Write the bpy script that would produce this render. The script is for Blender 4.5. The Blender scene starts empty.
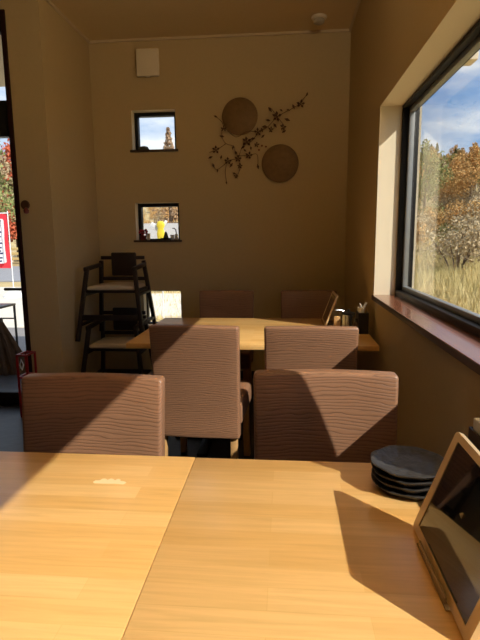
import bpy, bmesh, math, random
from mathutils import Vector, Matrix, noise
C = bpy.context.scene.collection
SC = bpy.context.scene
PI = math.pi

# ------------------------------------------------------------------ camera
CAM_Z = 1.28
cam_data = bpy.data.cameras.new('camera')
cam = bpy.data.objects.new('camera', cam_data); C.objects.link(cam)
cam_data.sensor_fit = 'HORIZONTAL'; cam_data.sensor_width = 36.0; cam_data.lens = 36.0 * 500 / 480
cam_data.clip_start = 0.02; cam_data.clip_end = 600
rows = ((0.99603379, 0.08853638, -0.00883146), (-0.00548078, 0.16011978, 0.98708238), (0.08880679, -0.983119, 0.15996996))
m = Matrix((rows[0], rows[1], rows[2])).transposed().to_4x4()
m.translation = (0, 0, CAM_Z)
cam.matrix_world = m
SC.camera = cam

# ------------------------------------------------------------------ world, sun, exposure
SC.view_settings.view_transform = 'Standard'; SC.view_settings.look = 'None'
SC.view_settings.gamma = 1.0; SC.view_settings.use_curve_mapping = False
SC.view_settings.exposure = 0.8
SKY_STRENGTH = 0.85
w = bpy.data.worlds.new('sky'); SC.world = w; w.use_nodes = True
nt = w.node_tree; nt.nodes.clear()
def wn(t, **k):
    n = nt.nodes.new(t)
    for a, b in k.items(): setattr(n, a, b)
    return n
out = wn('ShaderNodeOutputWorld'); bg = wn('ShaderNodeBackground'); bg.inputs['Strength'].default_value = SKY_STRENGTH
tc = wn('ShaderNodeTexCoord'); sep = wn('ShaderNodeSeparateXYZ')
nt.links.new(tc.outputs['Generated'], sep.inputs[0])
ramp = wn('ShaderNodeValToRGB')
ramp.color_ramp.elements[0].position = 0.0; ramp.color_ramp.elements[0].color = (0.36, 0.52, 0.74, 1)
ramp.color_ramp.elements[1].position = 0.75; ramp.color_ramp.elements[1].color = (0.05, 0.15, 0.42, 1)
e = ramp.color_ramp.elements.new(0.3); e.color = (0.11, 0.29, 0.62, 1)
nt.links.new(sep.outputs['Z'], ramp.inputs[0])
mp = wn('ShaderNodeMapping'); mp.inputs['Scale'].default_value = (1.6, 1.6, 5.5); mp.inputs['Location'].default_value = (3.1, 0.7, 0.2)
nt.links.new(tc.outputs['Generated'], mp.inputs[0])
ns = wn('ShaderNodeTexNoise'); ns.inputs['Scale'].default_value = 2.2; ns.inputs['Detail'].default_value = 6; ns.inputs['Roughness'].default_value = 0.55
nt.links.new(mp.outputs[0], ns.inputs[0])
cr = wn('ShaderNodeValToRGB'); cr.color_ramp.elements[0].position = 0.40; cr.color_ramp.elements[1].position = 0.60
nt.links.new(ns.outputs['Fac'], cr.inputs[0])
mixc = wn('ShaderNodeMix', data_type='RGBA'); mixc.inputs['B'].default_value = (0.82, 0.84, 0.87, 1)
nt.links.new(cr.outputs[0], mixc.inputs['Factor']); nt.links.new(ramp.outputs[0], mixc.inputs['A'])
nt.links.new(mixc.outputs['Result'], bg.inputs['Color']); nt.links.new(bg.outputs[0], out.inputs[0])

FILL_GLOW = 300.0     # glow of the unseen uplight added to lift the upper walls
SUN_DIR = Vector((-1.0, 0.66, -0.95)).normalized()
sd = bpy.data.lights.new('sun', 'SUN'); sd.energy = 3.35; sd.angle = math.radians(0.53); sd.color = (1.0, 0.93, 0.82)
sun = bpy.data.objects.new('sun', sd); C.objects.link(sun)
sun.rotation_euler = SUN_DIR.to_track_quat('-Z', 'Y').to_euler(); sun.location = (6, -4, 8)

# ------------------------------------------------------------------ materials
def mat(name, col=(0.5, 0.5, 0.5), rough=0.6, metal=0.0, coat=0.0, spec=0.5, var=0.0, vscale=12.0, bump=0.0, bscale=60.0, stretch=(1, 1, 1)):
    """principled with a noise-varied colour and a noise bump"""
    M = bpy.data.materials.new(name); M.use_nodes = True
    N = M.node_tree.nodes; Lk = M.node_tree.links; b = N['Principled BSDF']
    b.inputs['Base Color'].default_value = (*col, 1); b.inputs['Roughness'].default_value = rough
    b.inputs['Metallic'].default_value = metal; b.inputs['Coat Weight'].default_value = coat
    b.inputs['Specular IOR Level'].default_value = spec
    t = N.new('ShaderNodeTexCoord'); mpp = N.new('ShaderNodeMapping'); mpp.inputs['Scale'].default_value = stretch
    Lk.new(t.outputs['Object'], mpp.inputs[0])
    if var > 0:
        n = N.new('ShaderNodeTexNoise'); n.inputs['Scale'].default_value = vscale; n.inputs['Detail'].default_value = 4
        Lk.new(mpp.outputs[0], n.inputs[0])
        mx = N.new('ShaderNodeMix'); mx.data_type = 'RGBA'
        mx.inputs['A'].default_value = (*[c * (1 - var) for c in col], 1); mx.inputs['B'].default_value = (*[min(1, c * (1 + var)) for c in col], 1)
        Lk.new(n.outputs['Fac'], mx.inputs['Factor']); Lk.new(mx.outputs['Result'], b.inputs['Base Color'])
    if bump > 0:
        n2 = N.new('ShaderNodeTexNoise'); n2.inputs['Scale'].default_value = bscale; n2.inputs['Detail'].default_value = 3
        Lk.new(mpp.outputs[0], n2.inputs[0])
        bp = N.new('ShaderNodeBump'); bp.inputs['Strength'].default_value = bump; bp.inputs['Distance'].default_value = 0.01
        Lk.new(n2.outputs['Fac'], bp.inputs['Height']); Lk.new(bp.outputs[0], b.inputs['Normal'])
    return M

def wood_table_mat():
    M = bpy.data.materials.new('laminated_light_wood'); M.use_nodes = True
    N = M.node_tree.nodes; Lk = M.node_tree.links; b = N['Principled BSDF']
    t = N.new('ShaderNodeTexCoord')
    br = N.new('ShaderNodeTexBrick')
    br.inputs['Color1'].default_value = (0.76, 0.43, 0.135, 1); br.inputs['Color2'].default_value = (0.85, 0.53, 0.205, 1)
    br.inputs['Mortar'].default_value = (0.77, 0.45, 0.145, 1); br.inputs['Scale'].default_value = 1.0
    br.inputs['Mortar Size'].default_value = 0.0006; br.inputs['Mortar Smooth'].default_value = 0.3; br.inputs['Bias'].default_value = 0.0
    br.inputs['Brick Width'].default_value = 0.42; br.inputs['Row Height'].default_value = 0.052
    br.offset = 0.37; br.offset_frequency = 2; br.squash = 1.0
    Lk.new(t.outputs['Object'], br.inputs[0])
    mpp = N.new('ShaderNodeMapping'); mpp.inputs['Scale'].default_value = (2.0, 38, 38); Lk.new(t.outputs['Object'], mpp.inputs[0])
    n = N.new('ShaderNodeTexNoise'); n.inputs['Scale'].default_value = 2.2; n.inputs['Detail'].default_value = 5; n.inputs['Roughness'].default_value = 0.6
    n.inputs['Distortion'].default_value = 0.6
    Lk.new(mpp.outputs[0], n.inputs[0])
    rp = N.new('ShaderNodeValToRGB'); rp.color_ramp.elements[0].position = 0.30; rp.color_ramp.elements[0].color = (0.91, 0.88, 0.82, 1)
    rp.color_ramp.elements[1].position = 0.62; rp.color_ramp.elements[1].color = (1.04, 1.04, 1.04, 1)
    Lk.new(n.outputs['Fac'], rp.inputs[0])
    mx = N.new('ShaderNodeMix'); mx.data_type = 'RGBA'; mx.blend_type = 'MULTIPLY'; mx.inputs['Factor'].default_value = 1.0
    Lk.new(br.outputs['Color'], mx.inputs['A']); Lk.new(rp.outputs[0], mx.inputs['B'])
    Lk.new(mx.outputs['Result'], b.inputs['Base Color'])
    b.inputs['Roughness'].default_value = 0.40; b.inputs['Specular IOR Level'].default_value = 0.5; b.inputs['Coat Weight'].default_value = 0.7; b.inputs['Coat Roughness'].default_value = 0.22
    return M

def leather_mat():
    """brown leather embossed with fine wavy horizontal ripples"""
    M = bpy.data.materials.new('rippled_brown_leather'); M.use_nodes = True
    N = M.node_tree.nodes; Lk = M.node_tree.links; b = N['Principled BSDF']
    t = N.new('ShaderNodeTexCoord'); s = N.new('ShaderNodeSeparateXYZ'); Lk.new(t.outputs['Object'], s.inputs[0])
    def mth(op, a, bb=None):
        x = N.new('ShaderNodeMath'); x.operation = op
        for i, q in enumerate((a, bb)):
            if q is None: continue
            if isinstance(q, (int, float)): x.inputs[i].default_value = q
            else: Lk.new(q, x.inputs[i])
        return x.outputs[0]
    mpp = N.new('ShaderNodeMapping'); mpp.inputs['Scale'].default_value = (5, 20, 20); Lk.new(t.outputs['Object'], mpp.inputs[0])
    n = N.new('ShaderNodeTexNoise'); n.inputs['Scale'].default_value = 1.3; n.inputs['Detail'].default_value = 2.5; Lk.new(mpp.outputs[0], n.inputs[0])
    ph = mth('ADD', mth('MULTIPLY', mth('ADD', s.outputs['Z'], s.outputs['Y']), 2 * PI / 0.0098), mth('MULTIPLY', n.outputs['Fac'], 17.0))
    h = mth('POWER', mth('ABSOLUTE', mth('SINE', mth('MULTIPLY', ph, 0.5))), 0.33)
    n2 = N.new('ShaderNodeTexNoise'); n2.inputs['Scale'].default_value = 260; Lk.new(t.outputs['Object'], n2.inputs[0])
    hh = mth('ADD', h, mth('MULTIPLY', n2.outputs['Fac'], 0.12))
    bp = N.new('ShaderNodeBump'); bp.inputs['Strength'].default_value = 0.6; bp.inputs['Distance'].default_value = 0.0016
    Lk.new(hh, bp.inputs['Height']); Lk.new(bp.outputs[0], b.inputs['Normal'])
    mx = N.new('ShaderNodeMix'); mx.data_type = 'RGBA'
    mx.inputs['A'].default_value = (0.125, 0.062, 0.034, 1); mx.inputs['B'].default_value = (0.325, 0.168, 0.096, 1)
    Lk.new(h, mx.inputs['Factor']); Lk.new(mx.outputs['Result'], b.inputs['Base Color'])
    b.inputs['Roughness'].default_value = 0.36; b.inputs['Specular IOR Level'].default_value = 0.5
    return M

def glass_mat(name='window_glass', tint=(0.97, 0.98, 0.97)):
    M = bpy.data.materials.new(name); M.use_nodes = True
    N = M.node_tree.nodes; Lk = M.node_tree.links; N.remove(N['Principled BSDF'])
    tr = N.new('ShaderNodeBsdfTransparent'); tr.inputs[0].default_value = (*tint, 1)
    gl = N.new('ShaderNodeBsdfGlossy'); gl.inputs['Roughness'].default_value = 0.0
    lw = N.new('ShaderNodeLayerWeight'); lw.inputs['Blend'].default_value = 0.5
    pw = N.new('ShaderNodeMath'); pw.operation = 'POWER'; pw.inputs[1].default_value = 5.0; Lk.new(lw.outputs['Facing'], pw.inputs[0])
    fr = N.new('ShaderNodeMath'); fr.operation = 'MULTIPLY_ADD'; fr.inputs[1].default_value = 0.96; fr.inputs[2].default_value = 0.04; Lk.new(pw.outputs[0], fr.inputs[0])
    mx = N.new('ShaderNodeMixShader'); Lk.new(fr.outputs[0], mx.inputs[0]); Lk.new(tr.outputs[0], mx.inputs[1]); Lk.new(gl.outputs[0], mx.inputs[2])
    Lk.new(mx.outputs[0], N['Material Output'].inputs[0])
    return M

def leaf_mat(name, c1, c2):
    M = bpy.data.materials.new(name); M.use_nodes = True
    N = M.node_tree.nodes; Lk = M.node_tree.links; b = N['Principled BSDF']
    g = N.new('ShaderNodeTexCoord'); n = N.new('ShaderNodeTexNoise'); n.inputs['Scale'].default_value = 1.7; n.inputs['Detail'].default_value = 6
    Lk.new(g.outputs['Object'], n.inputs[0])
    oi = N.new('ShaderNodeObjectInfo')
    ad = N.new('ShaderNodeMath'); ad.operation = 'MULTIPLY_ADD'; ad.inputs[1].default_value = 0.5; Lk.new(oi.outputs['Random'], ad.inputs[0])
    sb = N.new('ShaderNodeMath'); sb.operation = 'MULTIPLY_ADD'; sb.inputs[1].default_value = 1.6; sb.inputs[2].default_value = -0.55
    Lk.new(n.outputs['Fac'], sb.inputs[0]); Lk.new(sb.outputs[0], ad.inputs[2])
    mx = N.new('ShaderNodeMix'); mx.data_type = 'RGBA'; mx.inputs['A'].default_value = (*c1, 1); mx.inputs['B'].default_value = (*c2, 1)
    Lk.new(ad.outputs[0], mx.inputs['Factor']); Lk.new(mx.outputs['Result'], b.inputs['Base Color'])
    b.inputs['Roughness'].default_value = 0.8; b.inputs['Specular IOR Level'].default_value = 0.1
    return M

WALL_COL = (0.56, 0.435, 0.25)
M = dict(
    wall=mat('beige_wallpaper', WALL_COL, 0.9, spec=0.15, var=0.04, vscale=40, bump=0.25, bscale=420),
    ceiling=mat('ceiling_paper', (0.72, 0.57, 0.34), 0.9, spec=0.1, var=0.03, vscale=30, bump=0.15, bscale=380),
    reveal=mat('window_reveal_paint', (0.82, 0.72, 0.54), 0.85, spec=0.15, var=0.02, bump=0.1, bscale=400),
    panel=mat('dark_brown_wall_panel', (0.10, 0.065, 0.04), 0.7, var=0.2, vscale=6, stretch=(6, 6, 1)),  # colour made dark so the unseen walls dim the lower room
    trim=mat('pale_crown_trim', (0.62, 0.50, 0.33), 0.6, var=0.03),
    base=mat('dark_baseboard', (0.06, 0.035, 0.022), 0.5, var=0.1),
    floor=mat('dark_slate_floor', (0.030, 0.031, 0.035), 0.45, var=0.35, vscale=5, bump=0.25, bscale=14),
    table=wood_table_mat(), leather=leather_mat(),
    legwood=mat('oak_leg_wood', (0.52, 0.30, 0.12), 0.45, var=0.15, vscale=9, stretch=(6, 6, 1)),
    darkwood=mat('dark_brown_stained_wood', (0.018, 0.009, 0.006), 0.5, var=0.3, vscale=10, stretch=(1, 1, 6)),
    sill=mat('red_brown_sill_wood', (0.23, 0.085, 0.045), 0.22, coat=0.3, var=0.25, vscale=5, stretch=(8, 1, 8)),
    sillface=mat('dark_sill_edge', (0.06, 0.03, 0.018), 0.5, var=0.2),
    frame=mat('black_aluminium', (0.010, 0.009, 0.008), 0.5, spec=0.3, var=0.2),
    gasket=mat('grey_aluminium_bead', (0.30, 0.31, 0.31), 0.35, metal=0.4, var=0.1),
    doorframe=mat('dark_red_brown_frame', (0.028, 0.008, 0.006), 0.55, spec=0.25, var=0.2),
    glass=glass_mat(),
    cushion=mat('cream_seat_pad', (0.62, 0.53, 0.40), 0.8, var=0.06, bump=0.1, bscale=200),
    ceramic=mat('black_glazed_ceramic', (0.044, 0.039, 0.035), 0.45, coat=0.0, spec=0.4, var=0.5, vscale=22, bump=0.5, bscale=45),
    bezel=mat('pale_gold_tablet_case', (0.78, 0.56, 0.30), 0.3, metal=0.3, var=0.03),
    screen=mat('black_glossy_screen', (0.004, 0.005, 0.010), 0.05, coat=1.0, spec=0.8, var=0.1),
    clearplastic=mat('amber_tinted_plastic', (0.35, 0.25, 0.13), 0.15, coat=0.5, var=0.1),
    whiteplastic=mat('off_white_plastic', (0.80, 0.72, 0.58), 0.5, var=0.02),
    blackbox=mat('black_lacquer', (0.012, 0.011, 0.010), 0.3, var=0.2),
    napkin=mat('white_paper', (0.78, 0.75, 0.68), 0.9, var=0.03, bump=0.2, bscale=90),
    steel=mat('brushed_steel', (0.55, 0.58, 0.60), 0.25, metal=0.9, var=0.08, vscale=50, stretch=(1, 1, 8)),
    disc=mat('aged_bronze_disc', (0.20, 0.115, 0.04), 0.55, metal=0.25, var=0.25, vscale=30, bump=0.3, bscale=50),
    artstem=mat('dark_bronze_wire', (0.10, 0.045, 0.022), 0.5, metal=0.3, var=0.3, vscale=40),
    artred=mat('dull_red_metal_bud', (0.20, 0.035, 0.015), 0.5, metal=0.2, var=0.2),
    stone=mat('grey_green_stone', (0.10, 0.11, 0.09), 0.8, var=0.4, vscale=30, bump=0.5, bscale=30),
    yellow=mat('yellow_paint', (0.85, 0.66, 0.05), 0.5, var=0.08), white=mat('white_glaze', (0.85, 0.86, 0.88), 0.45, var=0.05),
    red=mat('red_paint', (0.32, 0.010, 0.012), 0.4, var=0.15), darkred=mat('dark_red_lacquer', (0.17, 0.02, 0.015), 0.4, var=0.3),
    green=mat('small_leaf_green', (0.06, 0.12, 0.03), 0.7, var=0.3),
    straw=mat('dry_straw', (0.13, 0.075, 0.045), 0.9, var=0.45, vscale=30), bannerred=mat('red_banner_cloth', (0.72, 0.03, 0.05), 0.8, var=0.08),
    ink=mat('blue_black_print', (0.05, 0.06, 0.16), 0.8, var=0.05),
    bark=mat('tree_bark', (0.14, 0.10, 0.07), 0.9, var=0.4, vscale=8, stretch=(1, 1, 0.3)), palebark=mat('pale_birch_bark', (0.50, 0.44, 0.36), 0.9, var=0.25, vscale=6),
    dirt=mat('dry_grass_ground', (0.50, 0.38, 0.18), 0.95, var=0.45, vscale=0.6, bump=0.4, bscale=6),
    road=mat('asphalt_road', (0.30, 0.30, 0.32), 0.9, var=0.1, vscale=3), apron=mat('pale_concrete_apron', (0.72, 0.66, 0.56), 0.9, var=0.06, vscale=2),
    pavement=mat('grey_paving', (0.26, 0.24, 0.23), 0.85, var=0.15, vscale=5, bump=0.2, bscale=20), wallconc=mat('pale_concrete', (0.55, 0.54, 0.54), 0.9, var=0.12, vscale=1.5),
    fence=mat('weathered_yellow_fence', (0.52, 0.38, 0.16), 0.85, var=0.2, vscale=3), soffit=mat('cream_soffit', (0.70, 0.62, 0.48), 0.8, var=0.03),
    grassblade=leaf_mat('autumn_grass', (0.46, 0.41, 0.16), (0.88, 0.70, 0.38)),
    l_orange=leaf_mat('orange_leaves', (0.34, 0.23, 0.09), (0.78, 0.46, 0.18)), l_green=leaf_mat('olive_leaves', (0.14, 0.18, 0.06), (0.42, 0.42, 0.17)),
    l_red=leaf_mat('red_leaves', (0.34, 0.05, 0.03), (0.70, 0.20, 0.10)), l_tan=leaf_mat('tan_leaves', (0.34, 0.27, 0.16), (0.68, 0.54, 0.34)),
    l_cone=leaf_mat('rust_conifer_needles', (0.30, 0.20, 0.12), (0.60, 0.42, 0.28)), l_dark=leaf_mat('dark_green_leaves', (0.03, 0.06, 0.025), (0.10, 0.14, 0.05)),
)

# ------------------------------------------------------------------ mesh helpers
def xf(bm, verts, mtx): bmesh.ops.transform(bm, matrix=mtx, verts=verts)
def add_box(bm, lo, hi, r=0.0, seg=2, rot=None, piv=None):
    lo = Vector(lo); hi = Vector(hi); c = (lo + hi) / 2; s = hi - lo
    tmp = bmesh.new(); bmesh.ops.create_cube(tmp, size=1.0)
    for v in tmp.verts: v.co = Vector((v.co.x * s.x, v.co.y * s.y, v.co.z * s.z)) + c
    if r > 0: bmesh.ops.bevel(tmp, geom=list(tmp.edges) + list(tmp.verts), offset=r, segments=seg, profile=0.5, affect='EDGES')
    if rot is not None:
        p = Vector(piv) if piv is not None else c
        bmesh.ops.transform(tmp, matrix=Matrix.Translation(p) @ rot.to_4x4() @ Matrix.Translation(-p), verts=tmp.verts)
    merge(bm, tmp)
def merge(bm, tmp):
    me = bpy.data.meshes.new('tmp'); tmp.to_mesh(me); tmp.free(); bm.from_mesh(me); bpy.data.meshes.remove(me)
def add_bar(bm, a, b, wx, wy, r=0.0, up=None):
    """square bar between two points (cross-section wx by wy)"""
    a = Vector(a); b = Vector(b); d = b - a; L = d.length; z = d / L
    u = Vector(up) if up else (Vector((0, 1, 0)) if abs(z.y) < 0.9 else Vector((1, 0, 0)))
    x = u.cross(z).normalized(); y = z.cross(x)
    tmp = bmesh.new(); bmesh.ops.create_cube(tmp, size=1.0)
    for v in tmp.verts: v.co = Vector((v.co.x * wx, v.co.y * wy, v.co.z * L))
    if r > 0: bmesh.ops.bevel(tmp, geom=list(tmp.edges), offset=r, segments=2, profile=0.5, affect='EDGES')
    Mx = Matrix((x, y, z)).transposed().to_4x4(); Mx.translation = (a + b) / 2
    bmesh.ops.transform(tmp, matrix=Mx, verts=tmp.verts); merge(bm, tmp)
def add_tube(bm, pts, rad, n=6, cap=True):
    pts = [Vector(p) for p in pts]; rings = []
    rads = rad if isinstance(rad, (list, tuple)) else [rad] * len(pts)
    for i, p in enumerate(pts):
        d = (pts[min(i + 1, len(pts) - 1)] - pts[max(i - 1, 0)]).normalized()
        u = Vector((0, 0, 1)) if abs(d.z) < 0.9 else Vector((1, 0, 0))
        x = u.cross(d).normalized(); y = d.cross(x)
        rings.append([bm.verts.new(p + (x * math.cos(2 * PI * k / n) + y * math.sin(2 * PI * k / n)) * rads[i]) for k in range(n)])
    for A, B in zip(rings, rings[1:]):
        for k in range(n): bm.faces.new((A[k], A[(k + 1) % n], B[(k + 1) % n], B[k]))
    if cap:
        bm.faces.new(list(reversed(rings[0]))); bm.faces.new(rings[-1])
def add_lathe(bm, prof, n=24, cen=(0, 0, 0), wob=None):
    rings = []
    for (r, z) in prof:
        rings.append([bm.verts.new((cen[0] + (r * (wob(2 * PI * k / n) if wob else 1)) * math.cos(2 * PI * k / n), cen[1] + (r * (wob(2 * PI * k / n) if wob else 1)) * math.sin(2 * PI * k / n), cen[2] + z)) for k in range(n)])
    for A, B in zip(rings, rings[1:]):
        for k in range(n): bm.faces.new((A[k], A[(k + 1) % n], B[(k + 1) % n], B[k]))
    bm.faces.new(list(reversed(rings[0]))); bm.faces.new(rings[-1])
def obj(name, bm, m_, parent=None, smooth=False, ang=35):
    bmesh.ops.recalc_face_normals(bm, faces=bm.faces)
    me = bpy.data.meshes.new(name); bm.to_mesh(me); bm.free()
    me.materials.append(m_)
    if smooth:
        for p in me.polygons: p.use_smooth = True
        me.set_sharp_from_angle(angle=math.radians(ang))
    o = bpy.data.objects.new(name, me); C.objects.link(o)
    if parent is not None: o.parent = parent
    return o
def box(name, lo, hi, m_, parent=None, r=0.0, seg=2, **k):
    bm = bmesh.new(); add_box(bm, lo, hi, r, seg, **k); return obj(name, bm, m_, parent, smooth=r > 0)
def tag(o, label, cat, group=None, kind=None):
    o['label'] = label; o['category'] = cat
    if group: o['group'] = group
    if kind: o['kind'] = kind
    return o
def thing(name, label, cat, loc=(0, 0, 0), rz=0.0, group=None, kind=None):
    o = bpy.data.objects.new(name, None); C.objects.link(o); o.location = loc; o.rotation_euler = (0, 0, rz); o.empty_display_size = 0.1
    return tag(o, label, cat, group, kind)
def dup(root, loc, rz=0.0, label=None, group=None):
    r = root.copy(); C.objects.link(r); r.location = loc; r.rotation_euler = (0, 0, rz)
    if label: r['label'] = label
    if group: r['group'] = group
    for ch in list(root.children):
        c = ch.copy(); C.objects.link(c); c.parent = r
        for g in list(ch.children):
            d = g.copy(); C.objects.link(d); d.parent = c
    return r
def structure(o, label, cat):
    o['kind'] = 'structure'; o['label'] = label; o['category'] = cat; return o

def wall_cells(axis, p0, p1, u0, u1, z0, z1, holes):
    """wall slab with rectangular holes; only outer and reveal faces are made (watertight)"""
    us = sorted({u0, u1, *[h[0] for h in holes], *[h[1] for h in holes]}); zs = sorted({z0, z1, *[h[2] for h in holes], *[h[3] for h in holes]})
    solid = lambda i, j: 0 <= i < len(us) - 1 and 0 <= j < len(zs) - 1 and not any(h[0] <= (us[i] + us[i + 1]) / 2 <= h[1] and h[2] <= (zs[j] + zs[j + 1]) / 2 <= h[3] for h in holes)
    bm = bmesh.new(); cache = {}
    def V(p, u, z):
        k = (round(p, 5), round(u, 5), round(z, 5))
        if k not in cache: cache[k] = bm.verts.new((p, u, z) if axis == 'x' else (u, p, z))
        return cache[k]
    rev = []
    for i in range(len(us) - 1):
        for j in range(len(zs) - 1):
            if not solid(i, j): continue
            a, b, c, d = us[i], us[i + 1], zs[j], zs[j + 1]
            for p in (p0, p1): bm.faces.new((V(p, a, c), V(p, b, c), V(p, b, d), V(p, a, d)))
            for (ii, jj, q) in ((i - 1, j, ((a, c), (a, d))), (i + 1, j, ((b, c), (b, d))), (i, j - 1, ((a, c), (b, c))), (i, j + 1, ((a, d), (b, d)))):
                if not solid(ii, jj):
                    f = bm.faces.new((V(p0, *q[0]), V(p0, *q[1]), V(p1, *q[1]), V(p1, *q[0])))
                    if 0 <= ii < len(us) - 1 and 0 <= jj < len(zs) - 1: f.material_index = 1
    return bm

# ------------------------------------------------------------------ room shell
XR, YB, XL, YF = 0.53, 4.50, -1.695, 3.60      # right wall, back wall, alcove left wall, entrance wall
ZC = 2.97
XO = 0.76                                      # outer face of the right wall
XW, YN = -3.6, -2.6                            # far left wall and the wall behind the viewer
W1 = (1.04, 3.03, 0.94, 2.01); W5 = (-1.5, 0.90, 0.94, 2.01)
def wall(name, label, *a, m_='wall'):
    o = obj(name, wall_cells(*a), M[m_]); o.data.materials.append(M['reveal']); return structure(o, label, 'wall')
wall('wall_right', 'beige right wall pierced by the wide landscape window', 'x', XR, XO, YN, YB + 0.18, -0.1, ZC + 0.1, [W1, W5])
SMALL = [(-1.345, -0.955, 2.06, 2.395), (-1.345, -0.945, 1.275, 1.607), (-1.300, -0.950, 0.49, 0.816)]
wall('wall_back', 'beige back wall with three small square windows and the bronze disc sculpture', 'y', YB, YB + 0.18, XL - 0.12, XR, -0.1, ZC + 0.1, SMALL)
wall('wall_left', 'short beige left wall of the alcove beside the stacked high chairs', 'x', XL - 0.12, XL, YF, YB, -0.1, ZC + 0.1, [])
DOOR = (-3.3, -1.94, 0.0, 2.86)
wall('wall_entrance', 'beige wall strip beside the glass entrance door', 'y', YF, YF + 0.12, XW, XL - 0.12, -0.1, ZC + 0.1, [DOOR])
wall('wall_far_left', 'dark brown wall on the far left side of the dining room', 'x', XW - 0.12, XW, YN, YF + 0.12, -0.1, ZC + 0.1, [], m_='panel')
wall('wall_near', 'dark brown wall behind the viewer', 'y', YN - 0.12, YN, XW - 0.12, XO, -0.1, ZC + 0.1, [], m_='panel')
structure(box('floor', (XW, YN, -0.1), (XR, YB, 0.0), M['floor']), 'dark slate coloured restaurant floor', 'floor')
structure(box('ceiling', (XW, YN, ZC), (XR, YB, ZC + 0.1), M['ceiling']), 'plain beige ceiling with thin pale edge trim', 'ceiling')
t = 0.018
structure(box('trim_1', (XL, YB - t, ZC - t), (XR - t, YB, ZC), M['trim']), 'thin pale trim where back wall meets ceiling', 'trim')
structure(box('trim_2', (XL, YF, ZC - t), (XL + t, YB - t, ZC), M['trim']), 'thin pale trim where alcove left wall meets ceiling', 'trim')
structure(box('trim_3', (XR - t, YN, ZC - t), (XR, YB, ZC), M['trim']), 'thin pale trim where right wall meets ceiling', 'trim')
structure(box('baseboard_back', (XL, YB - 0.012, 0), (XR, YB, 0.07), M['base']), 'dark baseboard along the back wall', 'baseboard')
structure(box('baseboard_left', (XL, YF, 0), (XL + 0.012, YB - 0.012, 0.07), M['base']), 'dark baseboard along the alcove left wall', 'baseboard')
structure(box('baseboard_right', (XR - 0.012, YN, 0), (XR, YB - 0.012, 0.07), M['base']), 'dark baseboard under the landscape window', 'baseboard')

def big_window(n, W, label):
    y0, y1, z0, z1 = W
    r = thing('window_%d' % n, label, 'window', (0.70, (y0 + y1) / 2, z0), kind='structure')
    o = r.location
    L = lambda x, y, z: (x - o.x, y - o.y, z - o.z)
    bm = bmesh.new(); fw = 0.018; fx0, fx1 = 0.652, 0.745
    for lo, hi in (((fx0, y0, z0), (fx1, y0 + fw, z1)), ((fx0, y1 - fw, z0), (fx1, y1, z1)), ((fx0, y0 + fw, z1 - fw), (fx1, y1 - fw, z1)), ((fx0, y0 + fw, z0), (fx1, y1 - fw, z0 + 0.035))):
        add_box(bm, L(*lo), L(*hi), 0.003)
    obj('window_frame', bm, M['frame'], r, True)
    bm = bmesh.new(); g = 0.024; a0, a1, b0, b1 = y0 + fw, y1 - fw, z0 + 0.035, z1 - fw
    for lo, hi in (((.690, a0, b0), (.714, a0 + g, b1)), ((.686, a1 - g, b0), (.714, a1, b1)), ((.686, a0, b1 - g), (.714, a1, b1)), ((.686, a0, b0), (.714, a1, b0 + g))):
        add_box(bm, L(*lo), L(*hi), 0.002)
    obj('glazing_bead', bm, M['gasket'], r, True)['label'] = 'grey glazing bead'
    box('window_pane', L(.700, a0, b0), L(.704, a1, b1), M['glass'], r)
    bm = bmesh.new(); add_box(bm, L(XR - 0.012, y0 - 0.0, z0 - 0.0), L(0.652, y1 - 0.0, z0 + 0.004), 0.0015)
    s = obj('window_sill', bm, M['sill'], r); s['label'] = 'glossy red brown wooden sill'
    box('sill_edge', L(XR - 0.014, y0, z0 - 0.024), L(XR, y1, z0 + 0.002), M['sillface'], s, 0.002)
    return r
big_window(1, W1, 'wide black framed window on the right looking onto the autumn hillside')
big_window(2, W5, 'black framed window in the right wall beside the near table, outside the picture')
for k, (u0, u1, z0, z1) in enumerate(SMALL):
    lab = ['small square window high on the back wall showing sky', 'small square window in the middle of the back wall holding ornaments', 'small square window low on the back wall by the far table'][k]
    r = thing('window_%d' % (k + 3), lab, 'window', ((u0 + u1) / 2, YB + 0.12, z0), kind='structure'); o = r.location
    L = lambda x, y, z: (x - o.x, y - o.y, z - o.z)
    bm = bmesh.new(); fw = 0.03 if k < 2 else 0.012; f0, f1 = YB + 0.09, YB + 0.15
    for lo, hi in (((u0, f0, z0), (u0 + fw, f1, z1)), ((u1 - fw, f0, z0), (u1, f1, z1)), ((u0 + fw, f0, z1 - fw), (u1 - fw, f1, z1)), ((u0 + fw, f0, z0), (u1 - fw, f1, z0 + 0.015))):
        add_box(bm, L(*lo), L(*hi), 0.002)
    obj('window_frame', bm, M['frame'], r, True)
    box('window_pane', L(u0 + fw, YB + .118, z0 + .015), L(u1 - fw, YB + .122, z1 - fw), M['glass'], r)
    if k < 2: box('window_sill', L(u0 - 0.02, YB - 0.02, z0 - 0.016), L(u1 + 0.02, YB + 0.09, z0 + 0.002), M['base'], r, 0.002)

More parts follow.
